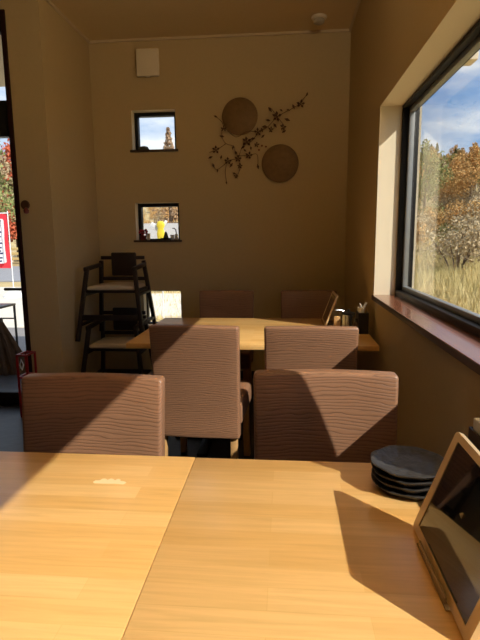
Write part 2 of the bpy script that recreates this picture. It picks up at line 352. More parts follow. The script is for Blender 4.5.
# entrance door with transom
r = thing('door_1', 'glass entrance door with dark red brown frame at the far left', 'door', (-2.6, YF + 0.06, 0), kind='structure'); o = r.location
L = lambda x, y, z: (x - o.x, y - o.y, z - o.z)
x0, x1 = DOOR[0], DOOR[1]; y0, y1 = YF - 0.012, YF + 0.11
bm = bmesh.new()
for lo, hi in (((x0, y0, 0), (x0 + .035, y1, 2.86)), ((x1 - .035, y0, 0), (x1, y1, 2.86)), ((x0 + .035, y0, 2.82), (x1 - .035, y1, 2.86))): add_box(bm, L(*lo), L(*hi), 0.003)
obj('door_frame', bm, M['doorframe'], r, True)
bm = bmesh.new()
add_box(bm, L(x0 + .035, YF + .02, 2.03), L(x1 - .035, YF + .10, 2.275), 0.004)
add_box(bm, L(x0 + .035, YF + .03, 2.735), L(x1 - .035, YF + .09, 2.805), 0.004)
obj('lintel_rail', bm, M['frame'], r, True)
box('transom_pane', L(x0 + .035, YF + .058, 2.275), L(x1 - .035, YF + .062, 2.735), M['glass'], r)
bm = bmesh.new()
add_box(bm, L(x0 + .035, YF + .03, 0.0), L(x1 - .035, YF + .09, 0.10), 0.004)
for xx in (x0 + .035, (x0 + x1) / 2 - .02, x1 - .045): add_box(bm, L(xx, YF + .035, .1), L(xx + (.04 if xx < -2.4 else .010), YF + .085, 2.03), 0.002)
leaf = obj('door_leaf', bm, M['frame'], r, True)
box('door_pane', L(x0 + .075, YF + .058, .10), L(x1 - .045, YF + .062, 2.03), M['glass'], r)
bm = bmesh.new(); add_tube(bm, [L(-1.975, YF + .03, .922), L(-1.975, YF - .02, .922), L(-2.10, YF - .02, .922)], 0.011, 8); obj('door_handle', bm, M['blackbox'], r, True)

# ------------------------------------------------------------------ tables
def square_table(name, label, x0, x1, y0, y1, group, legins=0.05):
    """laminated top 30 mm on four wooden legs; y0 < y1"""
    r = thing(name, label, 'table', ((x0 + x1) / 2, (y0 + y1) / 2, 0), group=group); hx, hy = (x1 - x0) / 2, (y1 - y0) / 2
    box('tabletop', (-hx, -hy, 0.690), (hx, hy, 0.720), M['table'], r, 0.0025)
    cols = (0,) if hx < .6 else (-hx + .38, hx - .38)
    for cx in cols:
        bm = bmesh.new(); add_lathe(bm, [(.032, .018), (.032, .676)], 20, cen=(cx, 0, 0)); obj('column', bm, M['frame'], r, True)
        box('top_bracket', (cx - .14, -hy + .10, .676), (cx + .14, hy - .10, .690), M['frame'], r, .003)
        bm = bmesh.new(); add_box(bm, (cx - .22, -.03, 0), (cx + .22, .03, .018), .004); add_box(bm, (cx - .03, -.30, 0), (cx + .03, .30, .0185), .004); obj('base', bm, M['frame'], r, True)
    return r
square_table('dining_table', 'light wooden dining table in the right foreground, under the plates and tablet', -0.2285, 0.49, 0.36, 1.212, 'near wooden tables')
square_table('dining_table', 'light wooden dining table in the left foreground, left of the long seam', -0.95, -0.2292, 0.36, 1.215, 'near wooden tables')
square_table('dining_table', 'light wooden dining table at the back below the wall sculpture', -0.868, 0.497, 2.625, 3.53, None)

# pale worn mark on the near left tabletop
bm = bmesh.new(); rnd = random.Random(3)
ring = [bm.verts.new((x_, y_, 0)) for x_, y_ in ((-.034, -.011), (-.01, -.012), (.012, -.010), (.036, -.012), (.041, -.004), (.034, .002), (.024, .004), (.022, .011), (.015, .013), (.010, .006), (.004, .012), (-.002, .014), (-.008, .007), (-.016, .013), (-.022, .011), (-.026, .003), (-.036, .002), (-.039, -.006))]
bm.faces.new(ring); ex = bmesh.ops.extrude_face_region(bm, geom=list(bm.faces)); bmesh.ops.translate(bm, vec=(0, 0, .0004), verts=[v for v in ex['geom'] if isinstance(v, bmesh.types.BMVert)])
wm = obj('worn_patch', bm, mat('pale_worn_wood', (0.88, 0.66, 0.36), 0.5, var=0.1)); 
for o_ in list(C.objects):
    if o_.get('label', '').startswith('light wooden dining table in the left'): wm.parent = o_; wm.location = Vector((-0.407, 1.068, 0.72)) - o_.location
wm['label'] = 'pale worn patch in the tabletop'

# ------------------------------------------------------------------ dining chairs
def make_chair():
    """sitter faces local +Y; rear face of the backrest near y = -0.235"""
    r = thing('dining_chair', 'x', 'chair')
    W, T = 0.445, 0.062
    bm = bmesh.new(); add_box(bm, (-W / 2, 0, 0.285), (W / 2, T, 0.866), 0.013, 4)
    for k in range(1, 12):
        z = 0.30 + k * (0.84 - 0.30) / 12
        bmesh.ops.bisect_plane(bm, geom=list(bm.verts) + list(bm.edges) + list(bm.faces), plane_co=(0, 0, z), plane_no=(0, 0, 1))
    for k in range(-3, 4): bmesh.ops.bisect_plane(bm, geom=list(bm.verts) + list(bm.edges) + list(bm.faces), plane_co=(k * .05, 0, 0), plane_no=(1, 0, 0))
    for v in bm.verts:
        q = (v.co.z - .285) / .577
        thick = 1.0 - 0.12 * max(0, q)
        v.co.y = -0.215 + (v.co.y - T / 2) * thick - 0.055 * max(0, q - .15) ** 1.3 - 0.010 * math.cos(v.co.x / (W / 2) * PI / 2)
        v.co.x *= 0.975 + 0.025 * q - 0.004 * math.sin(q * PI)
        if q > .9: v.co.z += 0.004 * math.cos(v.co.x / (W / 2) * PI / 2)
    obj('backrest', bm, M['leather'], r, True, 60)
    bm = bmesh.new(); add_box(bm, (-.222, -.19, .335), (.222, .235, .462), 0.024, 4)
    for k in range(-2, 3):
        bmesh.ops.bisect_plane(bm, geom=list(bm.verts) + list(bm.edges) + list(bm.faces), plane_co=(k * .07, 0, 0), plane_no=(1, 0, 0))
        bmesh.ops.bisect_plane(bm, geom=list(bm.verts) + list(bm.edges) + list(bm.faces), plane_co=(0, k * .07, 0), plane_no=(0, 1, 0))
    for v in bm.verts:
        if v.co.z > .45: v.co.z += 0.010 * math.cos(v.co.x / .222 * PI / 2) * math.cos(v.co.y / .235 * PI / 2)
    obj('seat', bm, M['leather'], r, True, 60)
    for sx in (-1, 1):
        bm = bmesh.new(); add_bar(bm, (sx * .188, .205, .34), (sx * .195, .212, 0), .036, .036, .003); obj('leg', bm, M['legwood'], r, True)
        bm = bmesh.new(); add_bar(bm, (sx * .184, -.205, .31), (sx * .190, -.235, 0), .034, .040, .003); obj('leg', bm, M['legwood'], r, True)
    return r
proto = make_chair()
CH = [  # x, y, rz, label
    (-0.588, 1.190, PI, 'brown rippled leather chair half in shade at the left near table'),
    (0.126, 1.275, PI, 'brown rippled leather chair crossed by a triangular patch of sun, right behind the plates'),
    (-0.425, 2.625, -0.055, 'brown leather chair seen from behind in the middle, full backrest and wooden legs showing'),
    (0.125, 2.62, 0.0, 'brown leather chair seen from behind, tucked under the right front side of the far table'),
    (-0.472, 3.77, PI, 'dark brown chair in shade behind the far table, left one of the pair'),
    (0.190, 3.77, PI, 'dark brown chair in shade behind the far table, right one near the corner')]
for i, (x, y, a, lab) in enumerate(CH):
    if i == 0: proto.location = (x, y, 0); proto.rotation_euler = (0, 0, a); proto['label'] = lab; proto['group'] = 'brown leather dining chairs'
    else: dup(proto, (x, y, 0), a, lab, 'brown leather dining chairs')

# ------------------------------------------------------------------ stacked wooden high chairs
def make_highchair():
    """front faces local -Y (towards the viewer); stackable frame with splayed side panels"""
    r = thing('high_chair', 'x', 'chair')
    for sx in (-1, 1):
        bm = bmesh.new(); add_bar(bm, (sx * .195, -.165, .58), (sx * .270, -.255, 0), .028, .042, .003, up=(0, 1, 0)); obj('leg', bm, M['darkwood'], r, True)
        bm = bmesh.new(); add_bar(bm, (sx * .185, .135, .63), (sx * .250, .225, 0), .028, .042, .003, up=(0, 1, 0)); obj('leg', bm, M['darkwood'], r, True)
        bm = bmesh.new(); add_bar(bm, (sx * .197, -.205, .575), (sx * .190, .165, .600), .034, .026, .004, up=(1, 0, 0)); obj('armrest', bm, M['darkwood'], r, True)
        bm = bmesh.new(); add_bar(bm, (sx * .250, -.228, .13), (sx * .235, .20, .13), .02, .03, .003, up=(1, 0, 0)); obj('side_rail', bm, M['darkwood'], r, True)
        bm = bmesh.new(); add_bar(bm, (sx * .221, -.19, .37), (sx * .212, .17, .37), .02, .035, .003, up=(1, 0, 0)); obj('side_rail', bm, M['darkwood'], r, True)
    box('seat', (-.215, -.19, .385), (.215, .16, .407), M['darkwood'], r, .004)
    bm = bmesh.new(); add_box(bm, (-.195, -.19, .407), (.195, .13, .437), .012, 3)
    for k in range(-2, 3): bmesh.ops.bisect_plane(bm, geom=list(bm.verts) + list(bm.edges) + list(bm.faces), plane_co=(k * .06, 0, 0), plane_no=(1, 0, 0))
    for v in bm.verts:
        if v.co.z > .425: v.co.z += .014 * math.cos(v.co.x / .185 * PI / 2)
    obj('seat_cushion', bm, M['cushion'], r, True, 60)['label'] = 'cream seat cushion'
    bm = bmesh.new(); add_box(bm, (-.10, .135, .50), (.12, .160, .70), .012, 3); obj('backrest', bm, M['darkwood'], r, True)
    bm = bmesh.new(); add_bar(bm, (-.19, .15, .655), (.19, .15, .655), .03, .022, .003, up=(0, 1, 0)); add_bar(bm, (-.20, .165, .475), (.20, .165, .475), .03, .022, .003, up=(0, 1, 0)); obj('back_rail', bm, M['darkwood'], r, True)
    bm = bmesh.new(); add_bar(bm, (-.244, -.226, .19), (.244, -.226, .19), .045, .022, .003, up=(0, 1, 0)); obj('footrest', bm, M['darkwood'], r, True)
    return r
hp = make_highchair(); hp.location = (-1.395, 4.06, 0.0); hp['group'] = 'stacked wooden high chairs'
hp['label'] = 'lower dark wooden high chair of the stack in the alcove, cream cushion'
dup(hp, (-1.39, 4.075, 0.4755), 0.0, 'upper dark wooden high chair of the stack, its backrest under the middle window')

# ------------------------------------------------------------------ tableware
def plate(z, rr, ph, label):
    bm = bmesh.new(); n = 40
    wob = lambda a: 1 + 0.016 * math.cos(8 * a + ph) + 0.014 * math.cos(5 * a + ph) + 0.012 * math.cos(9 * a + 2 * ph) + 0.008 * math.sin(3 * a + ph)
    prof = [(.050, 0), (.054, 0.0), (.066, .003), (rr, .0105), (rr + .001, .0125), (rr - .003, .0135), (.066, .0085), (.05, .006), (.02, .0055)]
    add_lathe(bm, prof, n, wob=wob)
    o = obj('ceramic_plate', bm, M['ceramic'], None, True, 50); o.location = (.283, 1.098, z); o.scale = (1.06, 1.06, 1.25)
    return tag(o, label, 'plate', 'stacked black plates')
plate(.7200, .077, .3, 'lowest black ceramic plate of the stack, resting on the wooden table')
plate(.7348, .0765, 1.3, 'black ceramic plate second from the bottom of the stack')
plate(.7496, .077, 2.2, 'black ceramic plate third from the bottom, just under the topmost plate')
plate(.7644, .079, 4.0, 'topmost black ceramic plate of the stack, its uneven dish fully visible')

TILT = math.atan2(.072, .197)
def make_tablet():
    """screen faces local -X, bottom edge along Y, leaning back toward +X"""
    r = thing('tablet', 'x', 'tablet')
    H, Wd, th = .210, .296, .010
    Rm = Matrix.Rotation(TILT, 4, 'Y')
    bm = bmesh.new(); tmp = bmesh.new(); b_ = .014
    for lo, hi in (((0, -Wd / 2, 0), (th, Wd / 2, b_)), ((0, -Wd / 2, H - b_), (th, Wd / 2, H)), ((0, -Wd / 2, b_), (th, -Wd / 2 + .022, H - b_)), ((0, Wd / 2 - .022, b_), (th, Wd / 2, H - b_)), ((.004, -Wd / 2 + .022, b_), (th, Wd / 2 - .022, H - b_))):
        add_box(tmp, lo, hi)
    bmesh.ops.remove_doubles(tmp, verts=tmp.verts, dist=1e-5)
    cor = [e_ for e_ in tmp.edges if abs(e_.verts[0].co.y - e_.verts[1].co.y) < 1e-6 and abs(e_.verts[0].co.z - e_.verts[1].co.z) < 1e-6 and abs(abs(e_.verts[0].co.y) - Wd / 2) < 1e-6 and (e_.verts[0].co.z < 1e-6 or e_.verts[0].co.z > H - 1e-6)]
    bmesh.ops.bevel(tmp, geom=cor, offset=.010, segments=4, profile=.5, affect='EDGES')
    bmesh.ops.transform(tmp, matrix=Rm, verts=tmp.verts); merge(bm, tmp)
    obj('frame', bm, M['bezel'], r)['label'] = 'pale gold frame'
    bm = bmesh.new(); add_box(bm, (.0015, -Wd / 2 + .022, b_), (.004, Wd / 2 - .022, H - b_)); bmesh.ops.transform(bm, matrix=Rm, verts=bm.verts)
    obj('screen', bm, M['screen'], r)['label'] = 'dark mirror-like screen'
    return r
def make_stand():
    r = thing('tablet_stand', 'x', 'stand')
    Rm = Matrix.Rotation(TILT, 4, 'Y')
    bm = bmesh.new(); add_box(bm, (-.008, -.085, .0), (.10, .085, .004), .0015); obj('base_plate', bm, M['clearplastic'], r, True)
    bm = bmesh.new(); add_box(bm, (-.008, -.075, .004), (-.0035, .075, .016), .002); obj('front_lip', bm, M['clearplastic'], r, True)
    bm = bmesh.new(); add_box(bm, (.0115, -.07, .004), (.0155, .07, .15), .0015); bmesh.ops.transform(bm, matrix=Rm, verts=bm.verts)
    add_bar(bm, (.058, 0, .12), (.096, 0, .004), .05, .004, 0, up=(0, 1, 0)); obj('back_support', bm, M['clearplastic'], r, True)
    return r
st = make_stand(); st.location = (.253, .786, .72); st['label'] = 'amber plastic easel stand under the large tablet in the foreground'; st['group'] = 'tablet stands'
tb = make_tablet(); tb.location = (.2515, .779, .7245); tb['label'] = 'large pale gold framed tablet leaning on the near table at the right edge'; tb['group'] = 'table tablets'
dup(st, (.258, 3.34, .72), 0, 'amber plastic easel stand under the tablet on the far table')
dup(tb, (.2575, 3.34, .7245), 0, 'pale framed tablet seen nearly edge on, standing on the far table')

def make_box():
    r = thing('chopstick_box', 'x', 'box')
    bm = bmesh.new()
    for lo, hi in (((-.030, -.05, 0), (.030, .05, .004)), ((-.030, -.05, .004), (-.026, .05, .125)), ((.026, -.05, .004), (.030, .05, .125)), ((-.026, -.05, .004), (.026, -.046, .125)), ((-.026, .046, .004), (.026, .05, .125))): add_box(bm, lo, hi)
    obj('container', bm, M['blackbox'], r)
    bm = bmesh.new(); add_box(bm, (-.024, -.044, .006), (.004, .044, .150), .003); add_bar(bm, (-.006, -.03, .145), (-.020, -.03, .178), .004, .05, 0, up=(0, 1, 0)); add_bar(bm, (.004, .01, .145), (.022, .012, .180), .004, .055, 0, up=(0, 1, 0))
    obj('paper_napkins', bm, M['napkin'], r)['label'] = 'white paper napkins standing out of the top'
    for k in range(6):
        bm = bmesh.new(); add_bar(bm, (.010 + .0035 * (k % 3), -.03 + .011 * k, .006), (.012 + .0035 * (k % 3), -.032 + .011 * k, .150 + .004 * (k % 3)), .005, .005, 0); obj('chopstick', bm, M['legwood'], r)
    return r
bx = make_box(); bx.location = (.458, 1.10, .72); bx['label'] = 'black napkin box at the right edge behind the near tablet'; bx['group'] = 'black napkin boxes'
dup(bx, (.462, 3.00, .72), .0, 'black napkin box at the far table, against the wall under the sill')

# added unseen cloth, edge shaped to cast the curved shade on the right near chair
r = thing('added_shade_cloth', 'gathered beige cloth, unseen, added by the window post to shade the right near chair', 'added_shade_cloth', (.62, 1.05, .965))
bm = bmesh.new(); edge = [(0.0, .140), (.10, .134), (.27, .116), (.43, .092), (.6, .04), (.8, .0), (1.03, -.01)]
def ev(z):
    for (za, ya), (zb, yb) in zip(edge, edge[1:]):
        if z <= zb: return ya + (yb - ya) * (z - za) / (zb - za)
    return edge[-1][1]
cols = [[bm.verts.new((.016 * math.sin(i * 2.1) * (1 + .2 * math.sin(z_ * 5)), -.045 + (ev(z_) + .045) * i / 12, z_)) for z_ in [1.03 * k / 20 for k in range(21)]] for i in range(13)]
for i in range(12):
    for j in range(20): bm.faces.new((cols[i][j], cols[i + 1][j], cols[i + 1][j + 1], cols[i][j + 1]))
g = bmesh.ops.extrude_face_region(bm, geom=list(bm.faces)); bmesh.ops.translate(bm, vec=(.004, 0, 0), verts=[x for x in g['geom'] if isinstance(x, bmesh.types.BMVert)])
obj('cloth', bm, mat('beige_added_cloth', (.60, .50, .36), .9, var=.05), r, True, 80)
bm = bmesh.new(); add_tube(bm, [(0, -.05, 1.03), (0, .10, 1.03)], .007, 8); obj('rod', bm, M['frame'], r, True)

# steel pot and small pieces on the far table
r = thing('condiment_pot', 'grey steel lidded pot between the tablet and the black box on the far table', 'pot', (.395, 3.12, .72))
bm = bmesh.new(); add_lathe(bm, [(.034, 0), (.038, .004), (.041, .06), (.041, .092), (.038, .094), (.03, .094)], 24); obj('body', bm, M['steel'], r, True, 40)
bm = bmesh.new(); add_lathe(bm, [(.041, .095), (.043, .097), (.042, .103), (.012, .110), (.006, .112), (.008, .120), (.004, .124)], 24); obj('lid', bm, M['blackbox'], r, True, 40)['label'] = 'black lid'
bm = bmesh.new(); add_tube(bm, [(-.030, -.005, .113), (-.055, -.01, .120), (-.080, -.015, .119)], .004, 6); obj('spoon_handle', bm, M['steel'], r, True)
bm = bmesh.new(); add_box(bm, (-.018, -.012, 0), (.018, .012, .09), .003); hs = obj('wooden_card_stand', bm, M['legwood'], None, True); hs.location = (.318, 3.05, .72); tag(hs, 'small wooden upright block beside the tablet on the far table', 'card stand')
r = thing('seasoning_bottle', 'small brown seasoning bottle between the pot and black box', 'bottle', (.425, 2.985, .72))
bm = bmesh.new(); add_lathe(bm, [(.016, 0), (.018, .003), (.018, .05), (.010, .066), (.009, .07)], 18); obj('bottle_body', bm, mat('brown_bottle', (.09, .05, .025), .2, coat=.4, var=.2), r, True, 40)
bm = bmesh.new(); add_lathe(bm, [(.011, .07), (.0115, .072), (.0105, .088), (.004, .09)], 18); obj('cap', bm, M['blackbox'], r, True, 40)

# ------------------------------------------------------------------ wall things
r = thing('air_vent', 'off white square air vent high on the back wall', 'vent', (-1.172, YB, 2.765))
bm = bmesh.new(); add_box(bm, (-.088, -.022, -.10), (.088, 0, .105), .004); obj('base_plate', bm, M['whiteplastic'], r, True)
bm = bmesh.new(); add_box(bm, (-.098, -.052, -.108), (.098, -.026, .112), .008, 3); obj('cover', bm, M['whiteplastic'], r, True)
bm = bmesh.new(); add_box(bm, (-.016, -.050, -.116), (.016, -.032, -.106), .002); obj('pull_tab', bm, M['whiteplastic'], r, True)
r = thing('smoke_detector', 'round pale smoke detector on the ceiling near the back wall', 'smoke detector', (.252, 4.22, ZC))
bm = bmesh.new(); add_lathe(bm, [(.055, 0), (.060, -.004), (.058, -.018), (.05, -.022)], 28); obj('mounting_base', bm, M['whiteplastic'], r, True, 40)
bm = bmesh.new(); add_lathe(bm, [(.040, -.022), (.044, -.026), (.040, -.048), (.024, -.056), (.01, -.057)], 28); obj('sensor_head', bm, mat('grey_beige_plastic', (.42, .38, .32), .5, var=.03), r, True, 40)

# floral wall sculpture: two bronze discs and a wire branch
r = thing('wall_sculpture', 'bronze wall sculpture of two discs crossed by a flowering branch', 'wall art', (-.236, YB, 2.075))
for (cx, cz, rad, dy) in ((-.155, .240, .153, -.016), (.190, -.157, .158, -.024)):
    bm = bmesh.new(); n = 48
    prof = [(0.004, .006), (rad * .3, .0065), (rad * .32, .0055), (rad * .6, .0065), (rad * .62, .0055), (rad * .97, .006), (rad, .003), (rad, -.003), (rad * .9, -.004)]
    add_lathe(bm, list(reversed(prof)), n); bmesh.ops.transform(bm, matrix=Matrix.Translation((cx, dy, cz)) @ Matrix.Rotation(PI / 2, 4, 'X'), verts=bm.verts)
    obj('disc', bm, M['disc'], r, True, 40)
def P(px, py, y=-.032): return ((px - 258) * .0086, y, (145 - py) * .0086)
branches = [[(306, 99), (298, 108), (289, 113), (277, 119), (268, 128), (259, 133), (252, 141), (243, 146), (238, 158)],
            [(259, 133), (247, 132), (236, 137), (224, 128), (222, 136), (226, 143), (234, 146), (236, 154), (248, 155), (257, 154), (258, 166)],
            [(238, 158), (228, 160), (225, 170), (226, 180)], [(226, 143), (216, 149), (209, 151)], [(238, 158), (240, 167), (236, 175), (233, 172)],
            [(277, 119), (284, 128), (282, 134)], [(268, 128), (271, 133)], [(224, 128), (222, 122), (216, 117)], [(228, 160), (217, 168), (213, 164)], [(277, 119), (272, 112), (269, 110)]]
for b_ in branches:
    pts = [Vector(P(*q)) for q in b_]; fine = []
    for i in range(len(pts) - 1):
        p0, p1, p2, p3 = pts[max(i - 1, 0)], pts[i], pts[i + 1], pts[min(i + 2, len(pts) - 1)]
        for k in range(4):
            u = k / 4; fine.append(.5 * ((2 * p1) + (-p0 + p2) * u + (2 * p0 - 5 * p1 + 4 * p2 - p3) * u * u + (-p0 + 3 * p1 - 3 * p2 + p3) * u ** 3))
    fine.append(pts[-1]); bm = bmesh.new(); add_tube(bm, fine, .0023, 5); obj('branch', bm, M['artstem'], r, True)
def flower_bm(s, seed):
    rr = random.Random(seed); bm = bmesh.new(); np_ = 5
    for k in range(np_):
        a = 2 * PI * k / np_ + rr.random() * .5; u = Vector((math.cos(a), 0, math.sin(a))); v = Vector((-math.sin(a), 0, math.cos(a)))
        pts = [u * (.12 * s), u * (.55 * s) + v * (.27 * s) + Vector((0, -.25 * s, 0)), u * s + Vector((0, -.35 * s, 0)), u * (.55 * s) - v * (.27 * s) + Vector((0, -.25 * s, 0))]
        f = bm.faces.new([bm.verts.new(p) for p in pts])
    g = bmesh.ops.extrude_face_region(bm, geom=list(bm.faces)); bmesh.ops.translate(bm, vec=(0, .002, 0), verts=[x for x in g['geom'] if isinstance(x, bmesh.types.BMVert)])
    s2 = bmesh.ops.create_icosphere(bm, subdivisions=1, radius=.2 * s); 
    return bm
fl = [(216, 149, .030), (228, 160, .028), (247, 142, .036), (238, 158, .026), (249, 155, .028), (258, 133, .030), (277, 119, .036), (300, 108, .030), (283, 129, .024), (271, 131, .022), (224, 129, .022), (240, 165, .020), (257, 145, .020), (236, 175, .018)]
for i, (a, b_, s) in enumerate(fl):
    o = obj('flower', flower_bm(s * 1.25, i), M['artstem'], r); o.location = P(a, b_, -.036)
lf = random.Random(7); lspots = [(216, 117), (222, 136), (213, 164), (217, 169), (226, 181), (234, 172), (243, 147), (245, 150), (253, 139), (262, 131), (265, 128), (270, 112), (288, 113), (284, 133), (306, 99), (293, 110), (268, 122), (281, 113), (258, 166), (233, 147), (236, 152), (231, 164), (221, 156), (210, 156), (275, 127), (287, 122), (263, 137), (251, 148)]
for i, (a, b_) in enumerate(lspots):
    bm = bmesh.new(); s = .016 + .012 * lf.random(); q = [(-s, 0, 0), (0, -.003, s * .45), (s, 0, 0), (0, -.003, -s * .45)]
    bm.faces.new([bm.verts.new(p) for p in q]); g = bmesh.ops.extrude_face_region(bm, geom=list(bm.faces)); bmesh.ops.translate(bm, vec=(0, .002, 0), verts=[x for x in g['geom'] if isinstance(x, bmesh.types.BMVert)])
    o = obj('leaf', bm, M['artstem'], r); o.location = P(a, b_, -.034); o.rotation_euler = (0, lf.random() * PI, 0)
for (a, b_) in ((262, 146), (259, 150), (266, 147)):
    bm = bmesh.new(); bmesh.ops.create_icosphere(bm, subdivisions=2, radius=.008); o = obj('bud', bm, M['artred'], r, True, 80); o.location = P(a, b_, -.036); o['label'] = 'dull red bud'

# wall charm by the door
r = thing('wall_charm', 'small dark red wooden charm hung on the wall beside the entrance door', 'wall charm', (-1.885, YF, 1.52))
bm = bmesh.new(); add_lathe(bm, [(.034, 0), (.034, .006), (.030, .010), (.01, .011)], 24); bmesh.ops.transform(bm, matrix=Matrix.Rotation(PI / 2, 4, 'X') @ Matrix.Translation((-.012, .02, 0)), verts=bm.verts); obj('round_plaque', bm, M['artstem'], r, True, 40)
bm = bmesh.new(); add_lathe(bm, [(.006, -.045), (.016, -.040), (.020, -.022), (.012, -.006), (.004, .0)], 14, cen=(.006, -.030, 0)); obj('bell', bm, M['darkred'], r, True, 40)

# unseen uplight bowl added above the window to brighten upper walls and ceiling
r = thing('added_uplight', 'unseen opaque uplight bowl added on the right wall to brighten upper walls and ceiling', 'fill_lamp', (XR, 1.15, 2.50))
bm = bmesh.new(); add_box(bm, (-.015, -.04, -.08), (0, .04, .04), .003); add_bar(bm, (-.015, 0, -.03), (-.075, 0, -.03), .02, .02); obj('wall_bracket', bm, M['blackbox'], r, True)
bm = bmesh.new(); add_lathe(bm, [(.004, -.10), (.05, -.092), (.09, -.06), (.114, -.02), (.12, 0), (.117, 0), (.111, -.02), (.087, -.057), (.048, -.088), (.004, -.095)], 28, cen=(-.14, 0, 0)); obj('bowl', bm, M['whiteplastic'], r, True, 50)
bm = bmesh.new(); add_lathe(bm, [(.016, -.095), (.016, -.045)], 12, cen=(-.14, 0, 0)); obj('socket', bm, M['blackbox'], r, True)
bm = bmesh.new(); bmesh.ops.create_icosphere(bm, subdivisions=3, radius=.05, matrix=Matrix.Translation((-.14, 0, .005)))
gm = mat('added_fill_glow', (.9, .8, .6), .5); gb = gm.node_tree.nodes['Principled BSDF']; gb.inputs['Emission Color'].default_value = (1.0, .78, .48, 1); gb.inputs['Emission Strength'].default_value = FILL_GLOW
obj('fill_bulb', bm, gm, r, True, 60)

# ------------------------------------------------------------------ ornaments in the small windows
YS = YB + 0.045
r = thing('flower_pot', 'small pot of red flowers in left corner of the middle small window', 'flower pot', (-1.292, YS - .01, 1.277))
bm = bmesh.new(); add_lathe(bm, [(.022, 0), (.026, .004), (.033, .042), (.031, .044), (.02, .044)], 18); obj('pot', bm, M['darkred'], r, True, 40)
bm = bmesh.new(); fr_ = random.Random(2)
for k in range(14):
    bmesh.ops.create_icosphere(bm, subdivisions=1, radius=.013, matrix=Matrix.Translation((fr_.uniform(-.03, .03), fr_.uniform(-.025, .025), .055 + fr_.random() * .045)))
obj('blossoms', bm, M['red'], r, True, 80)
bm = bmesh.new()
for k in range(7): add_tube(bm, [(0, 0, .04), (fr_.uniform(-.03, .03), fr_.uniform(-.02, .02), .075)], .002, 5)
obj('stems', bm, M['green'], r)
r = thing('incense_dish', 'small dark dish with a cone standing on the sill of the middle small window', 'dish', (-1.078, YS - .015, 1.277))
bm = bmesh.new(); add_lathe(bm, [(.030, 0), (.045, .006), (.055, .018), (.050, .018), (.03, .010)], 20); obj('dish', bm, M['blackbox'], r, True, 40)
bm = bmesh.new(); add_lathe(bm, [(.026, .010), (.022, .03), (.012, .062), (.004, .075)], 16); obj('cone', bm, M['stone'], r, True, 40)
for (dx, hh, lab, mm) in ((-1.022, .045, 'tiny white cup right of the dark dish in the middle small window', 'white'), (-1.245, .06, 'small pinkish cup beside the red flower pot in the window', 'cushion')):
    bm = bmesh.new(); add_lathe(bm, [(.013, 0), (.016, .003), (.019, hh), (.016, hh + .001), (.012, hh - .01)], 18); o = obj('small_cup', bm, M[mm], None, True, 40); o.location = (dx, YS, 1.277); tag(o, lab, 'cup')
r = thing('sprig_holder', 'thin pale stick holder with a drooping sprig at right in the middle small window', 'ornament', (-.985, YS, 1.277))
bm = bmesh.new(); add_lathe(bm, [(.016, 0), (.017, .004), (.014, .05), (.010, .052)], 16); obj('holder', bm, M['cushion'], r, True, 40)
bm = bmesh.new(); add_tube(bm, [(0, 0, .05), (-.004, 0, .09), (-.018, 0, .105), (-.035, 0, .102)], .005, 6); obj('sprig', bm, M['bark'], r, True)
bm = bmesh.new(); bmesh.ops.create_icosphere(bm, subdivisions=3, radius=.05)
for v in bm.verts:
    v.co += v.normal * .008 * noise.noise(v.co * 30); v.co.z = max(v.co.z * .55, -.012)
o = obj('stone_ornament', bm, M['stone'], None, True, 80); o.location = (-1.255, YS, 2.062 + .012); tag(o, 'rounded grey green stone on the sill of the high small window', 'stone')
bm = bmesh.new(); bmesh.ops.create_icosphere(bm, subdivisions=3, radius=.018)
for v in bm.verts:
    v.co += v.normal * .004 * noise.noise(v.co * 60); v.co.z = max(v.co.z, -.010)
o = obj('pebble', bm, M['blackbox'], None, True, 80); o.location = (-1.13, YS, .49 + .010); tag(o, 'dark pebble on the ledge of the low small window', 'stone')

# red stand just inside the entrance door
r = thing('umbrella_stand', 'narrow red metal stand inside the entrance door', 'umbrella stand', (-1.885, 3.42, 0))
for sx in (-1, 1):
    for sy in (-1, 1):
        bm = bmesh.new(); add_bar(bm, (sx * .036, sy * .06, 0), (sx * .036, sy * .06, .47), .014, .014, .002); obj('post', bm, M['red'], r, True)
for z in (.12, .30, .465):
    bm = bmesh.new()
    for a, b_ in (((-.036, -.06), (.036, -.06)), ((.036, -.06), (.036, .06)), ((.036, .06), (-.036, .06)), ((-.036, .06), (-.036, -.06))): add_bar(bm, (*a, z), (*b_, z), .014, .014, .002)
    obj('rail', bm, M['red'], r, True)
bm = bmesh.new(); add_box(bm, (-.034, -.058, .02), (.034, .058, .028), .002); obj('drip_tray', bm, M['darkred'], r, True)
bm = bmesh.new(); add_tube(bm, [(.0, -.07, .36), (.015, -.072, .40), (.0, -.073, .44), (-.012, -.072, .40), (-.004, -.07, .37)], .005, 6); obj('hook', bm, M['white'], r, True)

# ------------------------------------------------------------------ outside: ground
def smooth(a, b, x): t_ = min(1, max(0, (x - a) / (b - a))); return t_ * t_ * (3 - 2 * t_)
def ground_h(x, y):
    s = .5 * x + .85 * y
    right = smooth(-4, 9, x - .1 * y) if x > -10 else 0
    tt = max(0, (s - 6.5) / 74)
    hr = 9.5 * min(tt, 1.4) ** 1.15 + .35 * noise.noise(Vector((x * .12, y * .12, 0)))
    hb = 7.5 * smooth(34, 92, y)
    near = smooth(4.8, 8.5, max(y, x * 1.8))
    return -.16 + near * (right * max(hr, 0) + (1 - right) * hb)
bm = bmesh.new(); gx = [-70 + i * 2.0 for i in range(86)]; gy = [-24 + j * 2.0 for j in range(76)]
V = [[bm.verts.new((x, y, ground_h(x, y) if (y > 3 or x > 1.2) else -.17)) for y in gy] for x in gx]
for i in range(len(gx) - 1):
    for j in range(len(gy) - 1): bm.faces.new((V[i][j], V[i + 1][j], V[i + 1][j + 1], V[i][j + 1]))
